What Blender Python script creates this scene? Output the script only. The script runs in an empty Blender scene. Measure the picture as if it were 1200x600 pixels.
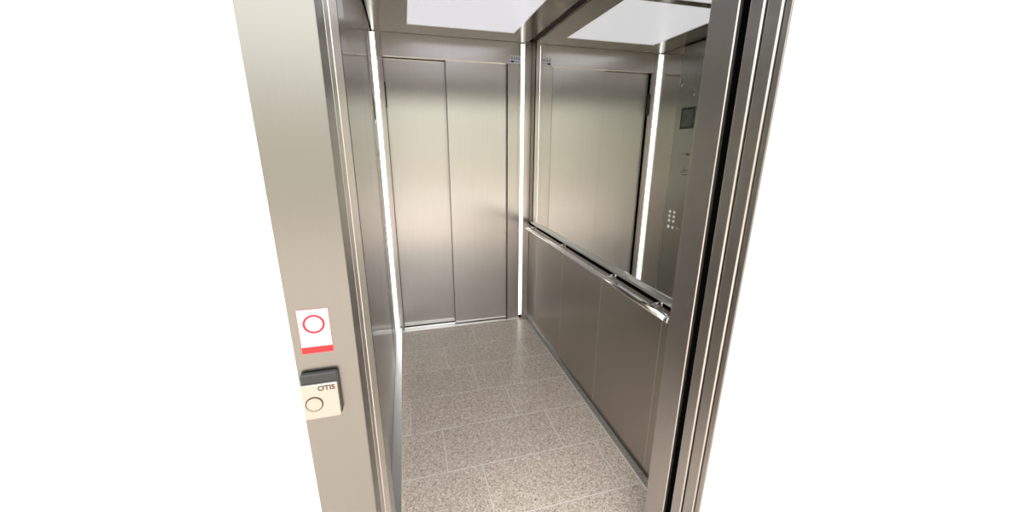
import bpy, bmesh, math, random
from mathutils import Matrix, Vector
random.seed(4)
C = bpy.context.scene.collection
PI = math.pi

# ------------------------------------------------------------------ materials
def new_mat(name):
    m = bpy.data.materials.new(name); m.use_nodes = True
    nt = m.node_tree; b = nt.nodes['Principled BSDF']
    return m, nt, b

def plain(name, col, rough=0.5, metal=0.0, emit=None, strength=0.0, coat=0.0):
    m, nt, b = new_mat(name)
    b.inputs['Base Color'].default_value = (*col, 1)
    b.inputs['Roughness'].default_value = rough
    b.inputs['Metallic'].default_value = metal
    b.inputs['Coat Weight'].default_value = coat
    if emit:
        b.inputs['Emission Color'].default_value = (*emit, 1)
        b.inputs['Emission Strength'].default_value = strength
    return m

def brushed(name, col, rough=0.3, aniso=0.8, grain=0.012, horizontal=False, var=0.02, scale=900):
    """vertical-grain stainless steel: stretched noise in roughness and colour, blur across the grain"""
    m, nt, b = new_mat(name)
    N, L = nt.nodes, nt.links
    b.inputs['Metallic'].default_value = 1
    b.inputs['Anisotropic'].default_value = aniso
    geo = N.new('ShaderNodeNewGeometry')
    cr = N.new('ShaderNodeVectorMath'); cr.operation = 'CROSS_PRODUCT'
    L.new(geo.outputs['Normal'], cr.inputs[0])
    cr.inputs[1].default_value = (0.0, 0.02, 1) if not horizontal else (1, 0.02, 0)
    L.new(cr.outputs[0], b.inputs['Tangent'])
    mp = N.new('ShaderNodeMapping')
    mp.inputs['Scale'].default_value = (scale, scale, scale * 0.006)
    if horizontal: mp.inputs['Scale'].default_value = (scale, scale * 0.006, scale)
    L.new(geo.outputs['Position'], mp.inputs['Vector'])
    n1 = N.new('ShaderNodeTexNoise'); n1.inputs['Scale'].default_value = 1; n1.inputs['Detail'].default_value = 2
    L.new(mp.outputs[0], n1.inputs['Vector'])
    mp2 = N.new('ShaderNodeMapping'); mp2.inputs['Scale'].default_value = (55, 55, .5)
    L.new(geo.outputs['Position'], mp2.inputs['Vector'])
    n2 = N.new('ShaderNodeTexNoise'); n2.inputs['Scale'].default_value = 1; n2.inputs['Detail'].default_value = 3
    L.new(mp2.outputs[0], n2.inputs['Vector'])
    add = N.new('ShaderNodeMath'); add.operation = 'MULTIPLY_ADD'
    ad0 = N.new('ShaderNodeMath'); ad0.operation = 'MULTIPLY'; ad0.inputs[1].default_value = .35
    L.new(n2.outputs['Fac'], ad0.inputs[0])
    L.new(n1.outputs['Fac'], add.inputs[0]); add.inputs[1].default_value = 1.65; L.new(ad0.outputs[0], add.inputs[2])
    mr = N.new('ShaderNodeMapRange'); mr.inputs['From Min'].default_value = 0.6; mr.inputs['From Max'].default_value = 1.4
    mr.inputs['To Min'].default_value = rough - grain; mr.inputs['To Max'].default_value = rough + grain
    L.new(add.outputs[0], mr.inputs['Value']); L.new(mr.outputs[0], b.inputs['Roughness'])
    mx = N.new('ShaderNodeMix'); mx.data_type = 'RGBA'
    mr2 = N.new('ShaderNodeMapRange'); mr2.inputs['From Min'].default_value = 0.6; mr2.inputs['From Max'].default_value = 1.4
    L.new(add.outputs[0], mr2.inputs['Value']); L.new(mr2.outputs[0], mx.inputs['Factor'])
    mx.inputs[6].default_value = (*[c * (1 - var) for c in col], 1)
    mx.inputs[7].default_value = (*[min(1, c * (1 + var)) for c in col], 1)
    L.new(mx.outputs[2], b.inputs['Base Color'])
    return m

M_door = brushed('door_steel', (.675, .655, .635), .30, .92, grain=.012, var=.045)
M_wall = brushed('wall_steel', (.44, .425, .405), .17, .85, grain=.008, var=.015)
M_lower = brushed('lower_wall_steel', (.44, .41, .37), .29, .6, var=.03)
M_post = brushed('post_steel', (.55, .525, .50), .30, .7, var=.03)
M_arch = brushed('architrave_steel', (.235, .226, .208), .30, .5, var=.02)
M_brightpost = brushed('bright_post_steel', (.78, .74, .68), .34, .6)
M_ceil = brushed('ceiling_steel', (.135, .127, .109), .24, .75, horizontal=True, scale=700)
M_cop = brushed('control_panel_steel', (.40, .405, .385), .25, .75)
M_alu = plain('aluminium', (.74, .74, .73), .30, 1)
M_skirt = plain('polished_skirting', (.42, .44, .44), .15, 1)
M_chrome = plain('chrome', (.74, .73, .71), .10, 1)
M_frame = plain('mirror_frame_steel', (.74, .74, .72), .34, 1)
M_dark = plain('dark_gap', (.0025, .0025, .0025), .9)  # near-black for housings and blockers, and for shade painted into gaps
M_dark.node_tree.nodes['Principled BSDF'].inputs['Specular IOR Level'].default_value = .0
M_black = plain('black_plastic', (.018, .02, .02), .35)
M_grey = plain('grey_marking', (.18, .19, .19), .6)
M_palemark = plain('pale_marking', (.8, .8, .76), .6)
M_mirror = plain('mirror_silver', (.87, .885, .845), .012, 1)
M_display = plain('display_glass', (.03, .034, .032), .12)
M_display2 = plain('display_screen', (.11, .12, .11), .3)
M_white = plain('white_label', (.62, .62, .62), .5)
M_notice = plain('white_notice_card', (.9, .9, .92), .5)
M_blue = plain('blue_print', (.04, .09, .32), .5)
M_lightblue = plain('pale_blue_print', (.46, .54, .68), .5)
M_red = plain('red_print', (.52, .010, .014), .45)
M_redring = plain('red_ring_print', (.33, .012, .035), .45)
M_station = plain('station_faceplate', (.44, .39, .345), .38, .85)
M_plate_text = plain('engraved_black', (.04, .035, .03), .5)
M_buttonlit = plain('lit_button_mark', (.9, .9, .82), .4, 0, (1, 1, .88), .8)
M_panel = plain('light_diffuser', (.30, .30, .31), .45, 0, (.93, .925, 1.0), .66)
M_led = plain('led_strip_diffuser', (.9, .9, .9), .4, 0, (1, .992, .965), 5.0)
M_sealant = plain('pale_sealant', (.74, .70, .65), .5)
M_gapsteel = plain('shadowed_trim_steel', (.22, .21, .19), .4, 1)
M_shaft = plain('shaft_concrete', (.05, .05, .05), .9)

def plaster():
    m, nt, b = new_mat('white_plaster'); N, L = nt.nodes, nt.links
    b.inputs['Base Color'].default_value = (.90, .90, .89, 1); b.inputs['Roughness'].default_value = .8
    n = N.new('ShaderNodeTexNoise'); n.inputs['Scale'].default_value = 220
    bp = N.new('ShaderNodeBump'); bp.inputs['Strength'].default_value = .08; bp.inputs['Distance'].default_value = .002
    g = N.new('ShaderNodeNewGeometry'); L.new(g.outputs['Position'], n.inputs['Vector'])
    L.new(n.outputs['Fac'], bp.inputs['Height']); L.new(bp.outputs[0], b.inputs['Normal'])
    return m
M_plaster = plaster()

def terrazzo(name, joints=True):
    m, nt, b = new_mat(name); N, L = nt.nodes, nt.links
    g = N.new('ShaderNodeNewGeometry')
    def math_(op, a, c=None, d=None):
        n = N.new('ShaderNodeMath'); n.operation = op
        for i, v in enumerate((a, c, d)):
            if v is None: continue
            if isinstance(v, (int, float)): n.inputs[i].default_value = v
            else: L.new(v, n.inputs[i])
        return n.outputs[0]
    def vor(scale):
        v = N.new('ShaderNodeTexVoronoi'); v.inputs['Scale'].default_value = scale
        L.new(g.outputs['Position'], v.inputs['Vector'])
        s = N.new('ShaderNodeSeparateColor'); L.new(v.outputs['Color'], s.inputs[0]); return s
    def ramp(fac, stops):
        r = N.new('ShaderNodeValToRGB'); r.color_ramp.interpolation = 'CONSTANT'
        e = r.color_ramp.elements
        while len(e) < len(stops): e.new(.5)
        for el, (p, c) in zip(e, stops): el.position = p; el.color = (*c, 1)
        L.new(fac, r.inputs[0]); return r.outputs[0]
    s1 = vor(270); s2 = vor(125)
    c1 = ramp(s1.outputs[0], [(0, (.24, .18, .14)), (.12, (.47, .385, .31)), (.34, (.62, .525, .44)), (.66, (.73, .64, .555)), (.86, (.88, .82, .75))])
    c2 = ramp(s2.outputs[1], [(0, (.30, .24, .19)), (.2, (.60, .51, .425)), (.7, (.80, .725, .645))])
    mx = N.new('ShaderNodeMix'); mx.data_type = 'RGBA'; mx.inputs['Factor'].default_value = .3
    L.new(c1, mx.inputs[6]); L.new(c2, mx.inputs[7])
    col = mx.outputs[2]
    if joints:
        sp = N.new('ShaderNodeSeparateXYZ'); L.new(g.outputs['Position'], sp.inputs[0])
        yy = math_('DIVIDE', math_('SUBTRACT', sp.outputs[1], 1.178), .2957)
        k = math_('FLOOR', yy); v = math_('FRACT', yy)
        xx = math_('DIVIDE', math_('ADD', math_('SUBTRACT', sp.outputs[0], .263), math_('ADD', math_('MULTIPLY', k, .167), math_('MULTIPLY', math_('GREATER_THAN', k, 4.5), .169))), .6)
        u = math_('FRACT', xx)
        lu = math_('LESS_THAN', math_('MULTIPLY', u, .6), .0048)
        lv = math_('LESS_THAN', math_('MULTIPLY', v, .2957), .0056)
        ln = math_('MAXIMUM', lu, lv)
        # each tile a shade of its own
        wn = N.new('ShaderNodeTexWhiteNoise'); wn.noise_dimensions = '2D'
        cv = N.new('ShaderNodeCombineXYZ'); L.new(math_('FLOOR', xx), cv.inputs[0]); L.new(k, cv.inputs[1])
        L.new(cv.outputs[0], wn.inputs['Vector'])
        hs = N.new('ShaderNodeHueSaturation'); L.new(col, hs.inputs['Color'])
        L.new(math_('ADD', math_('MULTIPLY', wn.outputs['Value'], .10), 1.04), hs.inputs['Value'])
        m2 = N.new('ShaderNodeMix'); m2.data_type = 'RGBA'
        L.new(math_('MULTIPLY', ln, .95), m2.inputs['Factor']); L.new(hs.outputs[0], m2.inputs[6]); m2.inputs[7].default_value = (.84, .80, .73, 1)
        col = m2.outputs[2]
    L.new(col, b.inputs['Base Color'])
    b.inputs['Roughness'].default_value = .26
    return m
M_floor = terrazzo('terrazzo_tiles')
M_ground = plain('landing_paving', (.74, .65, .57), .7)

# ------------------------------------------------------------------ mesh helpers
def bx(bm, x0, x1, y0, y1, z0, z1, bev=0.0, seg=2, edges=None, mat=None):
    """axis-aligned box, optionally bevelled; edges filters by direction 'x','y','z'"""
    r = bmesh.ops.create_cube(bm, size=1.0)
    vs = r['verts']
    bmesh.ops.scale(bm, vec=(x1 - x0, y1 - y0, z1 - z0), verts=vs)
    bmesh.ops.translate(bm, vec=((x0 + x1) / 2, (y0 + y1) / 2, (z0 + z1) / 2), verts=vs)
    if bev > 0:
        es = list({e for v in vs for e in v.link_edges})
        if edges:
            ax = {'x': 0, 'y': 1, 'z': 2}
            keep = []
            for e in es:
                d = (e.verts[1].co - e.verts[0].co)
                a = max(range(3), key=lambda i: abs(d[i]))
                if any(ax[c] == a for c in edges): keep.append(e)
            es = keep
        bmesh.ops.bevel(bm, geom=es, offset=bev, segments=seg, profile=.5, affect='EDGES')
    return bm

def box(*a, **k): return bx(bmesh.new(), *a, **k)

def tube(bm, pts, r, n=20, cap=True):
    pts = [Vector(p) for p in pts]
    rings = []
    up = None
    for i, p in enumerate(pts):
        d = (pts[min(i + 1, len(pts) - 1)] - pts[max(i - 1, 0)]).normalized()
        if up is None:
            up = Vector((0, 0, 1)) if abs(d.z) < .9 else Vector((1, 0, 0))
        s = d.cross(up).normalized(); up = s.cross(d).normalized()
        rr = r[i] if isinstance(r, (list, tuple)) else r
        rings.append([bm.verts.new(p + (s * math.cos(2 * PI * k / n) + up * math.sin(2 * PI * k / n)) * rr) for k in range(n)])
    for a, b in zip(rings, rings[1:]):
        for k in range(n):
            f = bm.faces.new((a[k], a[(k + 1) % n], b[(k + 1) % n], b[k])); f.smooth = True
    if cap:
        bm.faces.new(rings[0][::-1]); bm.faces.new(rings[-1])
    return bm

def ring(bm, c, u, v, r0, r1, t, n=32):
    """flat annulus (or disc when r0 = 0) of thickness t; u, v span its plane"""
    c, u, v = Vector(c), Vector(u), Vector(v); w = u.cross(v)
    def loop(r, o): return [bm.verts.new(c + w * o + (u * math.cos(2 * PI * k / n) + v * math.sin(2 * PI * k / n)) * r) for k in range(n)]
    o0, o1 = loop(r1, 0), loop(r1, t)
    if r0 > 0:
        i0, i1 = loop(r0, 0), loop(r0, t)
    for k in range(n):
        q = (k + 1) % n
        bm.faces.new((o0[k], o0[q], o1[q], o1[k]))
        if r0 > 0:
            bm.faces.new((i0[q], i0[k], i1[k], i1[q]))
            bm.faces.new((o1[k], o1[q], i1[q], i1[k])); bm.faces.new((o0[q], o0[k], i0[k], i0[q]))
    if r0 == 0:
        bm.faces.new(o1); bm.faces.new(o0[::-1])
    return bm

def obj(name, bm, mat, parent=None):
    bmesh.ops.recalc_face_normals(bm, faces=bm.faces)
    me = bpy.data.meshes.new(name); bm.to_mesh(me); bm.free()
    me.materials.append(mat)
    o = bpy.data.objects.new(name, me); C.objects.link(o)
    if parent:
        o.parent = parent
        o.location = -parent.location if parent.parent is None else (0, 0, 0)
    return o

def struct(name, bm, mat, parent=None, label=None, cat=None):
    o = obj(name, bm, mat, parent)
    if parent is None:
        o['kind'] = 'structure'
        if label: o['label'] = label
        if cat: o['category'] = cat
    return o

def thing(name, label, cat, loc=(0, 0, 0), group=None, kind=None):
    o = bpy.data.objects.new(name, None); C.objects.link(o)
    o.empty_display_size = .05
    o.location = loc; o['label'] = label; o['category'] = cat
    if group: o['group'] = group
    if kind: o['kind'] = kind
    return o

def text_bm(body, size, mtx, depth=.0004, weight=.0):
    cu = bpy.data.curves.new('lettering', 'FONT'); cu.body = body; cu.size = size; cu.extrude = depth
    cu.offset = weight; cu.align_x = 'CENTER'; cu.align_y = 'CENTER'
    t = bpy.data.objects.new('lettering', cu); C.objects.link(t)
    dg = bpy.context.evaluated_depsgraph_get(); dg.update()
    me = bpy.data.meshes.new_from_object(t.evaluated_get(dg))
    bm = bmesh.new(); bm.from_mesh(me); bm.transform(mtx)
    bpy.data.objects.remove(t); bpy.data.meshes.remove(me); bpy.data.curves.remove(cu)
    return bm

# ------------------------------------------------------------------ dimensions (metres; lens 1.5 m above the car floor at the origin)
XL, XR, XM = -.158, .978, .983           # left wall, lower right wall, mirror face
YF0, YF1, YB = .853, .95, 3.02           # front columns, back wall face
ZC, ZH = 2.252, 2.105                    # ceiling, door head
OL, OR = -.10, .80                       # door opening

# ------------------------------------------------------------------ floor and ground
struct('floor', box(-.112, .961, .95, 3.0, -.06, 0), M_floor, label='speckled beige terrazzo tile floor of the lift car', cat='floor')
struct('ground', box(-4, 5, -6, .62, -.1, -.004), M_ground, label='paved landing in front of the lift', cat='ground')
bm = bmesh.new()
bx(bm, -.3, 1.35, .72, .842, -.06, -.003)
for k in range(3): bx(bm, -.3, 1.35, .735 + k * .036, .748 + k * .036, -.003, 0)
struct('trim_1', bm, M_alu, label='aluminium landing door sill', cat='sill')
bm = bmesh.new(); bx(bm, XL, 1.0, .853, .95, -.06, -.001)
for k in range(3): bx(bm, OL, OR, .862 + k * .03, .876 + k * .03, -.001, .001)
struct('trim_2', bm, M_alu, label='aluminium sill of the lift car at the front opening', cat='sill')
bm = bmesh.new()
bx(bm, XL, .985, 3.0, 3.03, -.06, .004, .0015)
bx(bm, -.15, .97, 3.03, 3.125, -.06, 0)
bx(bm, -.15, .97, 3.072, 3.082, 0, .006)
struct('trim_3', bm, M_alu, label='bright aluminium sill under the closed rear doors', cat='sill')

# skirtings: low polished ledges along both walls
struct('baseboard_left', box(XL, -.1135, .95, 3.0, -.06, .046, .0015, 2), M_alu, label='polished metal skirting ledge along the left wall', cat='skirting')
struct('baseboard_right', box(.9665, .995,   .95, 2.982, -.06, .048, .0015, 2), M_skirt, label='polished metal skirting along the foot of the right wall', cat='skirting')
bm = bmesh.new(); bx(bm, .9605, .9668, .95, 2.982, -.06, .003, .001, 1); bx(bm, -.1138, -.1115, .95, 3.0, -.06, .003)
struct('trim_15', bm, M_sealant, label='pale sealant line between the floor and the skirting', cat='sealant')

# ------------------------------------------------------------------ side walls
bm = bmesh.new()
for a, b_ in ((.95, 1.42), (1.4215, 1.94), (1.9415, 2.438), (2.742, 3.02)):
    bx(bm, XL - .02, XL, a, b_, .012, 2.32, .001, 1)
bx(bm, XL - .04, XL - .012, .95, 3.06, 0, 2.42)
struct('wall_left', bm, M_wall, label='brushed steel left wall of the lift car', cat='wall')

bm = bmesh.new()
seams = [.95, 1.2, 1.712, 2.243, 2.77, 3.0]
for a, b_ in zip(seams, seams[1:]):
    bx(bm, XR, XR + .02, a + .0008, b_ - .0008, .03, .872, .001, 2)
bx(bm, XR + .008, XR + .03, .95, 3.05, 0, .865)
bx(bm, XM + .008, XM + .03, .95, 3.06, .897, 2.42)                       # carrier behind the mirror
bx(bm, XR, XM + .02, 2.906, 3.02, .897, 2.32, .0012, 1)                 # plain strip beside the mirror
struct('wall_right', bm, M_lower, label='brushed steel panelling of the right wall under the mirror', cat='wall')

bm = bmesh.new()
for y in (1.2, 1.712, 2.243, 2.77): bx(bm, XR - .0004, XR + .002, y - .0013, y + .0013, .048, .872)
struct('trim_16', bm, M_alu, label='thin bright joint strips between the panels of the right wall', cat='joint')
struct('trim_17', box(XR + .006, XR + .02, .955, 2.982, .865, .9), M_dark, label='black strip painted as shade in the slot between the right wall panels and the mirror', cat='gap')  # black strip puts the shadow under the mirror frame into colour

# ------------------------------------------------------------------ back wall round the rear doors
bm = bmesh.new()
bx(bm, OR, .885, YB, 3.06, 0.004, ZH, .002, 2)                           # right return beside the strip light
bx(bm, .885, .9055, YB, 3.06, .004, ZC)
bx(bm, .9235, .977, 2.982, 3.06, .004, ZC, .002, 2)
bx(bm, .90, .935, 3.045, 3.06, .004, ZC)
struct('trim_4', bm, M_post, label='steel corner post right of the rear doors', cat='post')
bm = bmesh.new()
bx(bm, -.1345, OL, YB, 3.075, .004, ZH, .003, 3)
bx(bm, XL - .01, -.134, 3.03, 3.06, .004, ZC)
bx(bm, -.1345, OL, YB, 3.06, ZH, ZC)
struct('trim_5', bm, M_post, label='steel corner post left of the rear doors', cat='post')
bm = bmesh.new(); bx(bm, OL, .885, YB, 3.06, ZH, ZC, .002, 2)
struct('wall_back', bm, M_door, label='brushed steel header panel over the rear doors', cat='wall')

bm = bmesh.new(); bx(bm, OL, OL + .002, 3.052, 3.078, .006, ZH); bx(bm, OR - .002, OR, 3.024, 3.044, .006, ZH)
struct('trim_19', bm, M_dark, label='dark strips painted as shade in the gaps beside the rear doors', cat='gap_shade')  # dark strips put the shade of the door gaps into colour
d = thing('door_1', 'closed brushed steel two panel sliding door at the far end of the lift', 'door', (.35, 3.07, 0), kind='structure')
p = obj('door_panel', box(-.13, .372, 3.084, 3.108, .012, 2.14, .003, 2), M_door, d)
p = obj('door_panel', box(.336, .84, 3.045, 3.070, .008, 2.14, .003, 2), M_door, d)
s = obj('door_sensor', box(-.104, -.092, 3.030, 3.060, 1.77, 1.94, .002, 2), M_black, d); s['label'] = 'small dark sensor on the door edge'

# ------------------------------------------------------------------ ceiling with its two light panels
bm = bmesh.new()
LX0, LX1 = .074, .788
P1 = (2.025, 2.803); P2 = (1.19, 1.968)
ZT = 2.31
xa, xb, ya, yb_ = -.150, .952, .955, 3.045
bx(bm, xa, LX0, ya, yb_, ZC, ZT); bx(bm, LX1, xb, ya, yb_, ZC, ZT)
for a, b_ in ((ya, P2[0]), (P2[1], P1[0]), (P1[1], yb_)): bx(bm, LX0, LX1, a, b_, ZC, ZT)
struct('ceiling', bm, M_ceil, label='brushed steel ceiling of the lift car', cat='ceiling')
struct('trim_6', box(-.25, 1.05, .86, 3.2, 2.40, 2.44), M_dark, label='unseen dark cover plate added above the ceiling to block light leaks', cat='roof')  # unseen cover that stops light leaking in above the ceiling
for (a, b_), lab in ((P1, 'glowing white ceiling light panel nearer the rear doors'), (P2, 'glowing white ceiling light panel nearer the front opening')):
    t = thing('ceiling_light', lab, 'ceiling light', ((LX0 + LX1) / 2, (a + b_) / 2, ZC), 'ceiling light panels')
    obj('diffuser', box(LX0 + .003, LX1 - .003, a + .003, b_ - .003, ZC + .004, ZC + .02), M_panel, t)
    bm = bmesh.new()
    bx(bm, LX0, LX0 + .003, a, b_, ZC - .001, ZC + .02); bx(bm, LX1 - .003, LX1, a, b_, ZC - .001, ZC + .02)
    bx(bm, LX0 + .003, LX1 - .003, a, a + .003, ZC - .001, ZC + .02); bx(bm, LX0 + .003, LX1 - .003, b_ - .003, b_, ZC - .001, ZC + .02)
    obj('frame', bm, M_alu, t)

struct('trim_18', box(.952, .99, .955, 3.045, 2.264, 2.30), M_gapsteel, label='added plate in the shadow gap between the ceiling and the mirror', cat='trim')  # plate added to close the gap; its dark steel carries the shade

# vertical strip lights in the two rear corners
for x, hw, yo, lab in ((.9145, .0062, .014, 'vertical white strip light in the corner beside the mirror'), (-.1465, .0075, 0, 'vertical white strip light in the corner left of the rear doors')):
    t = thing('strip_light', lab, 'strip light', (x, 3.018, .02), 'vertical strip lights')
    obj('diffuser', box(x - hw, x + hw, 3.012 + yo, 3.022 + yo, .03, 2.245, .003, 2, edges='z'), M_led, t)
    bm = bmesh.new(); bx(bm, x - hw - .002, x + hw + .002, 3.022 + yo, 3.03 + yo, .006, ZC); bx(bm, x - hw - .002, x + hw + .002, 3.013 + yo, 3.022 + yo, .006, .03)
    obj('housing', bm, M_dark, t)

# ------------------------------------------------------------------ mirror
t = thing('mirror', 'large wall mirror covering the upper half of the right wall', 'mirror', (XM, 1.95, .897))
obj('glass', box(XM, XM + .006, .965, 2.897, .914, 2.236), M_mirror, t)
bm = bmesh.new()
bx(bm, .964, XM + .004, .965, 2.90, .899, .914, .002, 2)
obj('bottom_rail', bm, M_frame, t)
bm = bmesh.new()
bx(bm, XM - .002, XM + .006, 2.897, 2.9055, .899, 2.30)
obj('edge_gap_shade', bm, M_dark, t)  # black strip carries the shade of the gap beside the glass
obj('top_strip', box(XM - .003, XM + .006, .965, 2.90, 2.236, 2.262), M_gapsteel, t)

# ------------------------------------------------------------------ handrail
RX, RZ = .920, .876
t = thing('handrail', 'chrome tubular handrail along the right wall below the mirror', 'handrail', (RX, 1.98, RZ))
bm = bmesh.new(); tube(bm, [(RX, 1.10, RZ), (RX, 1.5, RZ), (RX, 2.2, RZ), (RX, 2.875, RZ)], .015, 28)
obj('rail', bm, M_chrome, t)
for y in (1.092, 2.877):
    bm = bmesh.new(); s = -1 if y < 2 else 1
    tube(bm, [(RX, y + s * .009, RZ), (RX, y + s * .006, RZ), (RX, y, RZ), (RX, y - s * .012, RZ)], [.009, .0145, .0163, .0163], 28)
    obj('end_cap', bm, M_chrome, t)
for y in (1.22, 1.585, 2.215, 2.80):
    bm = bmesh.new()
    tube(bm, [(XR + .006, y, .884), (.962, y, .884), (.948, y, .882), (.938, y, .877), (.931, y, RZ - .004)], [.009, .009, .009, .0085, .008], 14)
    tube(bm, [(XR - .003, y, .884), (XR + .008, y, .884)], .0115, 20)
    bx(bm, .928, .942, y - .022, y + .022, RZ - .006, RZ + .006, .002, 1)
    obj('bracket', bm, M_chrome, t)

# ------------------------------------------------------------------ control panel on the left wall (seen in the mirror)
t = thing('control_panel', 'tall steel lift control panel seen reflected in the mirror', 'control panel', (XL, 2.59, 1.1))
obj('faceplate', box(XL - .012, XL + .003, 2.44, 2.74, .02, 2.235, .0015, 2), M_cop, t)
xf = XL + .003
obj('edge_trim', box(XL - .002, xf + .0006, 2.7405, 2.7425, .02, 2.235), M_frame, t)
dsp = obj('display', box(xf - .002, xf + .003, 2.528, 2.682, 1.643, 1.800, .002, 2), M_display, t)
bm = bmesh.new(); bx(bm, xf + .003, xf + .0036, 2.543, 2.66, 1.662, 1.782)
o = obj('screen', bm, M_display2, dsp); o.location = (0, 0, 0)
bm = bmesh.new()
for z0, z1, a, b_ in ((1.75, 1.765, 2.585, 2.62), (1.715, 1.744, 2.575, 2.60), (1.69, 1.708, 2.58, 2.625), (1.672, 1.682, 2.59, 2.63)):
    bx(bm, xf + .0036, xf + .0042, a, b_, z0, z1)
obj('screen_mark', bm, M_grey, dsp).location = (0, 0, 0)
bm = bmesh.new(); bx(bm, xf, xf + .001, 2.585, 2.62, 1.452, 1.456); bx(bm, xf, xf + .002, 2.535, 2.568, 1.444, 1.464)
obj('indicator', bm, M_grey, t)
bm = bmesh.new()
for i in range(4):
    for j in range(3):
        if (i + j) % 2 == 0 or i == 1: bx(bm, xf, xf + .001, 2.535 + i * .02, 2.547 + i * .02, 1.296 + j * .017, 1.303 + j * .017)
ring(bm, (xf, 2.567, 1.352), (0, 1, 0), (0, 0, 1), .004, .0065, .001, 16)
obj('intercom_marking', bm, M_grey, t)
for r, z in enumerate((.990, .952, .914, .862)):
    for c, y in enumerate((2.672, 2.618)):
        bt = obj('button', ring(bmesh.new(), (xf, y, z), (0, 1, 0), (0, 0, 1), 0, .0135, .003, 24), M_alu, t)
        bm = bmesh.new()
        if r == 3 and c == 0: ring(bm, (xf + .003, y, z), (0, 1, 0), (0, 0, 1), .008, .012, .0012, 24)
        else:
            bx(bm, xf + .003, xf + .004, y - .004, y + .002, z - .008, z + .008)
            bx(bm, xf + .003, xf + .004, y + .002, y + .006, z - .001, z + .003)
        obj('button_mark', bm, M_buttonlit, bt).location = (0, 0, 0)
bm = bmesh.new(); ring(bm, (xf, 2.560, .868), (0, 1, 0), (0, 0, 1), .004, .011, .004, 24); bx(bm, xf + .001, xf + .003, 2.532, 2.546, .862, .868)
obj('key_switch', bm, M_chrome, t)
for y, z, q in ((2.70, 2.02, .006), (2.712, 1.965, .009), (2.69, 1.975, .004), (2.66, 2.05, .004), (2.565, 1.885, .008), (2.57, 1.92, .004), (2.61, 1.94, .003), (2.72, 1.90, .003)):
    o = obj('pale_speck', ring(bmesh.new(), (xf, y, z), (0, 1, 0), (0, 0, 1), 0, q, .0004, 7), M_palemark, t)  # small pale specks scattered over the upper faceplate
    o['label'] = 'small pale speck on the faceplate'

# ------------------------------------------------------------------ notice label over the rear door
t = thing('notice_label', 'small white and blue printed label on the door header by the strip light', 'label', (.858, YB, 2.135))
obj('card', box(.818, .899, YB - .0012, YB, 2.107, 2.163), M_notice, t)
bm = bmesh.new(); bx(bm, .823, .85, YB - .0018, YB - .0012, 2.113, 2.125); obj('print', bm, M_blue, t)
bm = bmesh.new()
for k, x in enumerate((.826, .846, .865, .882)): bx(bm, x, x + .011, YB - .0018, YB - .0012, 2.132, 2.153)
bx(bm, .858, .893, YB - .0018, YB - .0012, 2.116, 2.121)
obj('pictogram', bm, M_lightblue, t)

# ------------------------------------------------------------------ front of the car: posts, retracted doors, landing frame
bm = bmesh.new(); bx(bm, OR, 1.02, YF0, YF1, .001, 2.30, .004, 4, edges='z')
struct('trim_7', bm, M_post, label='steel front post of the car at the right of the opening', cat='post')
bm = bmesh.new(); bx(bm, XL - .03, OL, YF0, YF1, .001, 2.30, .005, 4, edges='z')
struct('trim_8', bm, M_wall, label='steel front post of the car at the left of the opening', cat='post')
struct('wall_front', box(OL, OR, YF0, YF1, ZH, 2.30, .003, 2), M_post, label='steel header over the front opening, inside the car', cat='wall')
d = thing('door_2', 'retracted two panel sliding door stacked in the right jamb', 'door', (1.05, .78, 0), kind='structure')
obj('door_panel', box(OR, 1.29, .7800, .8225, .004, 2.13, .006, 4, edges='z'), M_post, d)
obj('door_panel', box(OR, 1.29, .7320, .7735, .004, 2.13, .006, 4, edges='z'), M_post, d)
bm = bmesh.new(); bx(bm, .812, 1.29, .7735, .78, .004, 2.13); bx(bm, .812, 1.29, .724, .732, .004, 2.13)
obj('gap_shade', bm, M_dark, d)  # black fill stands for the shade between the stacked panels
struct('trim_9', box(.812, 1.02, .822, .853, 0, 2.30), M_dark, label='black box painted as shade in the gap between the car post and the retracted door', cat='gap')  # solid black fill keeps sky light out and darkens the gap

bm = bmesh.new()
bx(bm, -.14, OL, .748, .846, .004, 2.13, .004, 3, edges='z')
struct('trim_10', bm, M_brightpost, label='bright steel door post beside the left front post', cat='post')
bm = bmesh.new(); bx(bm, -.14, OL - .0005, .697, .742, .004, 2.13, .004, 3, edges='z')
struct('trim_11', bm, M_post, label='narrow steel landing jamb strip', cat='jamb')
struct('trim_12', box(-.14, OL - .006, .69, .853, 0, 2.13), M_dark, label='dark joints in the left landing jamb', cat='gap')
bm = bmesh.new()
bx(bm, -.196, OL, .62, .69, -.004, 2.11, .003, 3, edges='z')
bx(bm, -.196, OR, .62, .72, 2.11, 2.24, .003, 2)
struct('trim_13', bm, M_arch, label='pale steel landing architrave carrying the call button', cat='architrave')
struct('trim_14', box(OR, 1.0, .709, .7255, -.004, 2.13, .002, 2, edges='z'), M_post, label='thin steel jamb edge beside the white landing wall', cat='jamb')

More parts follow.
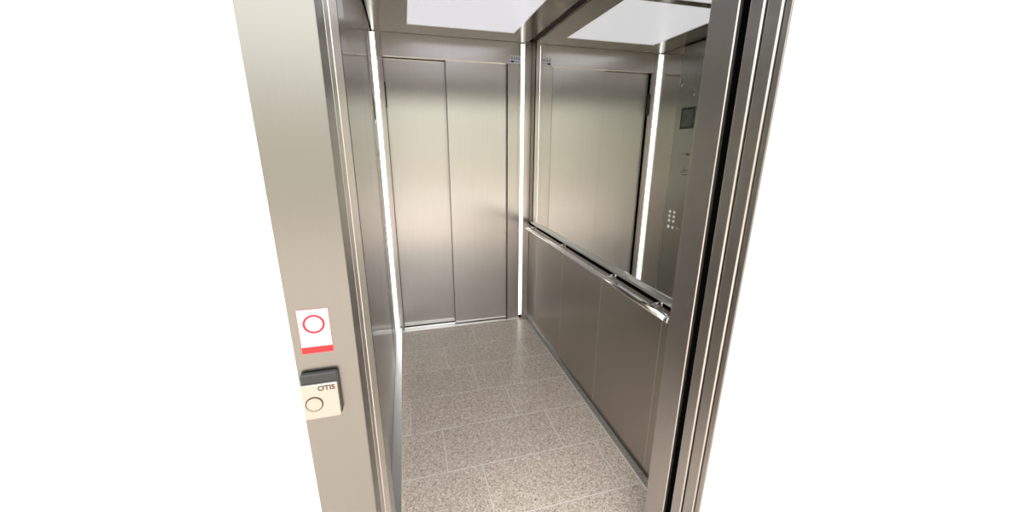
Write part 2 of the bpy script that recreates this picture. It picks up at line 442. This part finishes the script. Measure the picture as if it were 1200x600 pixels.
bm = bmesh.new()
bx(bm, -3.2, -.196, .63, .73, -.01, 3.0)
bx(bm, OR, 4.2, .62, .709, -.01, 3.0, .003, 2, edges='z')
bx(bm, -.196, OR, .63, .73, 2.24, 3.0)
struct('wall_landing', bm, M_plaster, label='white plastered landing wall on both sides of the lift opening', cat='wall')
bm = bmesh.new()
bx(bm, -3.2, -.20, .73, .75, -.3, 3.0); bx(bm, 1.31, 4.2, .73, .75, -.3, 3.0)
bx(bm, -.45, -.43, .75, 3.4, -.3, 2.7); bx(bm, 1.36, 1.38, .75, 3.4, -.3, 2.7)
bx(bm, -.45, 1.38, 3.40, 3.42, -.3, 2.7); bx(bm, -.45, 1.38, .73, 3.42, 2.7, 2.72); bx(bm, -.45, 1.38, .73, 3.42, -.32, -.3)
struct('wall_shaft', bm, M_shaft, label='unseen dark concrete shaft walls added to keep sky light out', cat='wall')  # unseen enclosure, added so no sky shows through the car gaps
struct('rear_light_block', box(-.16, 1.0, 3.115, 3.13, -.05, 2.40), M_dark, label='unseen dark closure added behind the rear doors against light leaks', cat='wall')  # unseen black sheet that stops light coming in round the doors

# bolt on the left front post
t = thing('bolt', 'small dark bolt head near the top of the left front post', 'bolt', (OL, .905, 1.79))
bm = bmesh.new(); tube(bm, [(OL, .895, 1.790), (OL + .004, .895, 1.790)], .006, 6)
obj('bolt_head', bm, M_grey, t)

# ------------------------------------------------------------------ warning sticker and call station on the architrave
YA = .62
t = thing('warning_sticker', 'white sticker with red ring and red bar on the pale steel architrave', 'sticker', (-.159, YA, 1.21))
obj('card', box(-.183, -.1355, YA - .0006, YA, 1.172, 1.250, .0), M_white, t)
bm = bmesh.new(); bx(bm, -.183, -.1355, YA - .0010, YA - .0006, 1.172, 1.1835)
obj('red_bar', bm, M_red, t)
bm = bmesh.new()
for a in ((-.183, -.1355, 1.2492, 1.25), (-.1361, -.1355, 1.1835, 1.2492), (-.183, -.1824, 1.1835, 1.2492)): bx(bm, a[0], a[1], YA - .0010, YA - .0006, a[2], a[3])
obj('border', bm, M_redring, t)
bm = bmesh.new(); ring(bm, (-.1595, YA - .0006, 1.2235), (1, 0, 0), (0, 0, 1), .0128, .0165, .0005, 40)
obj('red_ring', bm, M_redring, t)
bm = bmesh.new()
for z, n in ((1.1955, 16), (1.1895, 8)):
    for k in range(n):
        w = random.uniform(.0012, .0024)
        bx(bm, -.1795 + k * .0026, -.1795 + k * .0026 + w, YA - .0010, YA - .0006, z - .0008, z + .0008)
obj('fine_print', bm, M_lightblue, t)

t = thing('call_station', 'small steel call button box with black cap on the pale steel architrave', 'call station', (-.163, YA, 1.09))
obj('housing', box(-.1915, -.1325, YA - .012, YA, 1.056, 1.139, .005, 3), M_black, t)
fp = obj('faceplate', box(-.1905, -.1345, YA - .016, YA - .010, 1.0555, 1.1215, .0025, 3), M_station, t)
mt = Matrix.Translation((-.1515, YA - .0162, 1.1135)) @ Matrix.Rotation(PI / 2, 4, 'X')
obj('lettering', text_bm('OTIS', .0125, mt, .0003, .00025), M_plate_text, fp).location = (0, 0, 0)
bt = obj('button', ring(bmesh.new(), (-.1730, YA - .016, 1.0855), (1, 0, 0), (0, 0, 1), 0, .0118, .0015, 36), M_station, t)
obj('button_ring', ring(bmesh.new(), (-.1730, YA - .016, 1.0855), (1, 0, 0), (0, 0, 1), .0118, .0138, .0008, 36), M_plate_text, bt).location = (0, 0, 0)

# ------------------------------------------------------------------ daylight outside the lift
w = bpy.data.worlds.new('World'); bpy.context.scene.world = w; w.use_nodes = True
nt = w.node_tree; N, L = nt.nodes, nt.links
bg = N['Background']
tc = N.new('ShaderNodeTexCoord'); sp = N.new('ShaderNodeSeparateXYZ'); L.new(tc.outputs['Generated'], sp.inputs[0])
mr = N.new('ShaderNodeMapRange'); mr.inputs['From Min'].default_value = -1; mr.inputs['From Max'].default_value = 1
L.new(sp.outputs[2], mr.inputs['Value'])
rp = N.new('ShaderNodeValToRGB'); e = rp.color_ramp.elements
stops = [(0, (.5, .45, .4)), (.49, (.5, .46, .38)), (.51, (.40, .405, .33)), (.56, (.60, .60, .53)), (.62, (1.0, 1.0, .98)), (1, (1.0, 1.0, 1.02))]
while len(e) < len(stops): e.new(.5)
for el, (p_, c_) in zip(e, stops): el.position = p_; el.color = (*c_, 1)
L.new(mr.outputs[0], rp.inputs[0]); L.new(rp.outputs[0], bg.inputs['Color'])
bg.inputs['Strength'].default_value = 3.8

# ------------------------------------------------------------------ camera
cam = bpy.data.cameras.new('camera'); co = bpy.data.objects.new('camera', cam); C.objects.link(co)
R = Vector((0.96370627, -0.26691509, 0.00515447)); U = Vector((0.06932757, 0.26886159, 0.96068056)); F = Vector((0.25780598, 0.92545652, -0.27760818))
co.matrix_world = Matrix(((R.x, U.x, -F.x, 0), (R.y, U.y, -F.y, 0), (R.z, U.z, -F.z, 1.5), (0, 0, 0, 1)))
cam.sensor_fit = 'HORIZONTAL'; cam.sensor_width = 36; cam.lens = 441.4 / 1200 * 36; cam.clip_start = .02; cam.clip_end = 100
sc = bpy.context.scene; sc.camera = co
sc.view_settings.view_transform = 'Standard'; sc.view_settings.look = 'None'
sc.view_settings.exposure = 0.0; sc.view_settings.gamma = 1.0; sc.view_settings.use_curve_mapping = False
sc.cycles.use_denoising = True
sc.cycles.max_bounces = 14; sc.cycles.glossy_bounces = 10; sc.cycles.diffuse_bounces = 5
sc.cycles.sample_clamp_indirect = 8
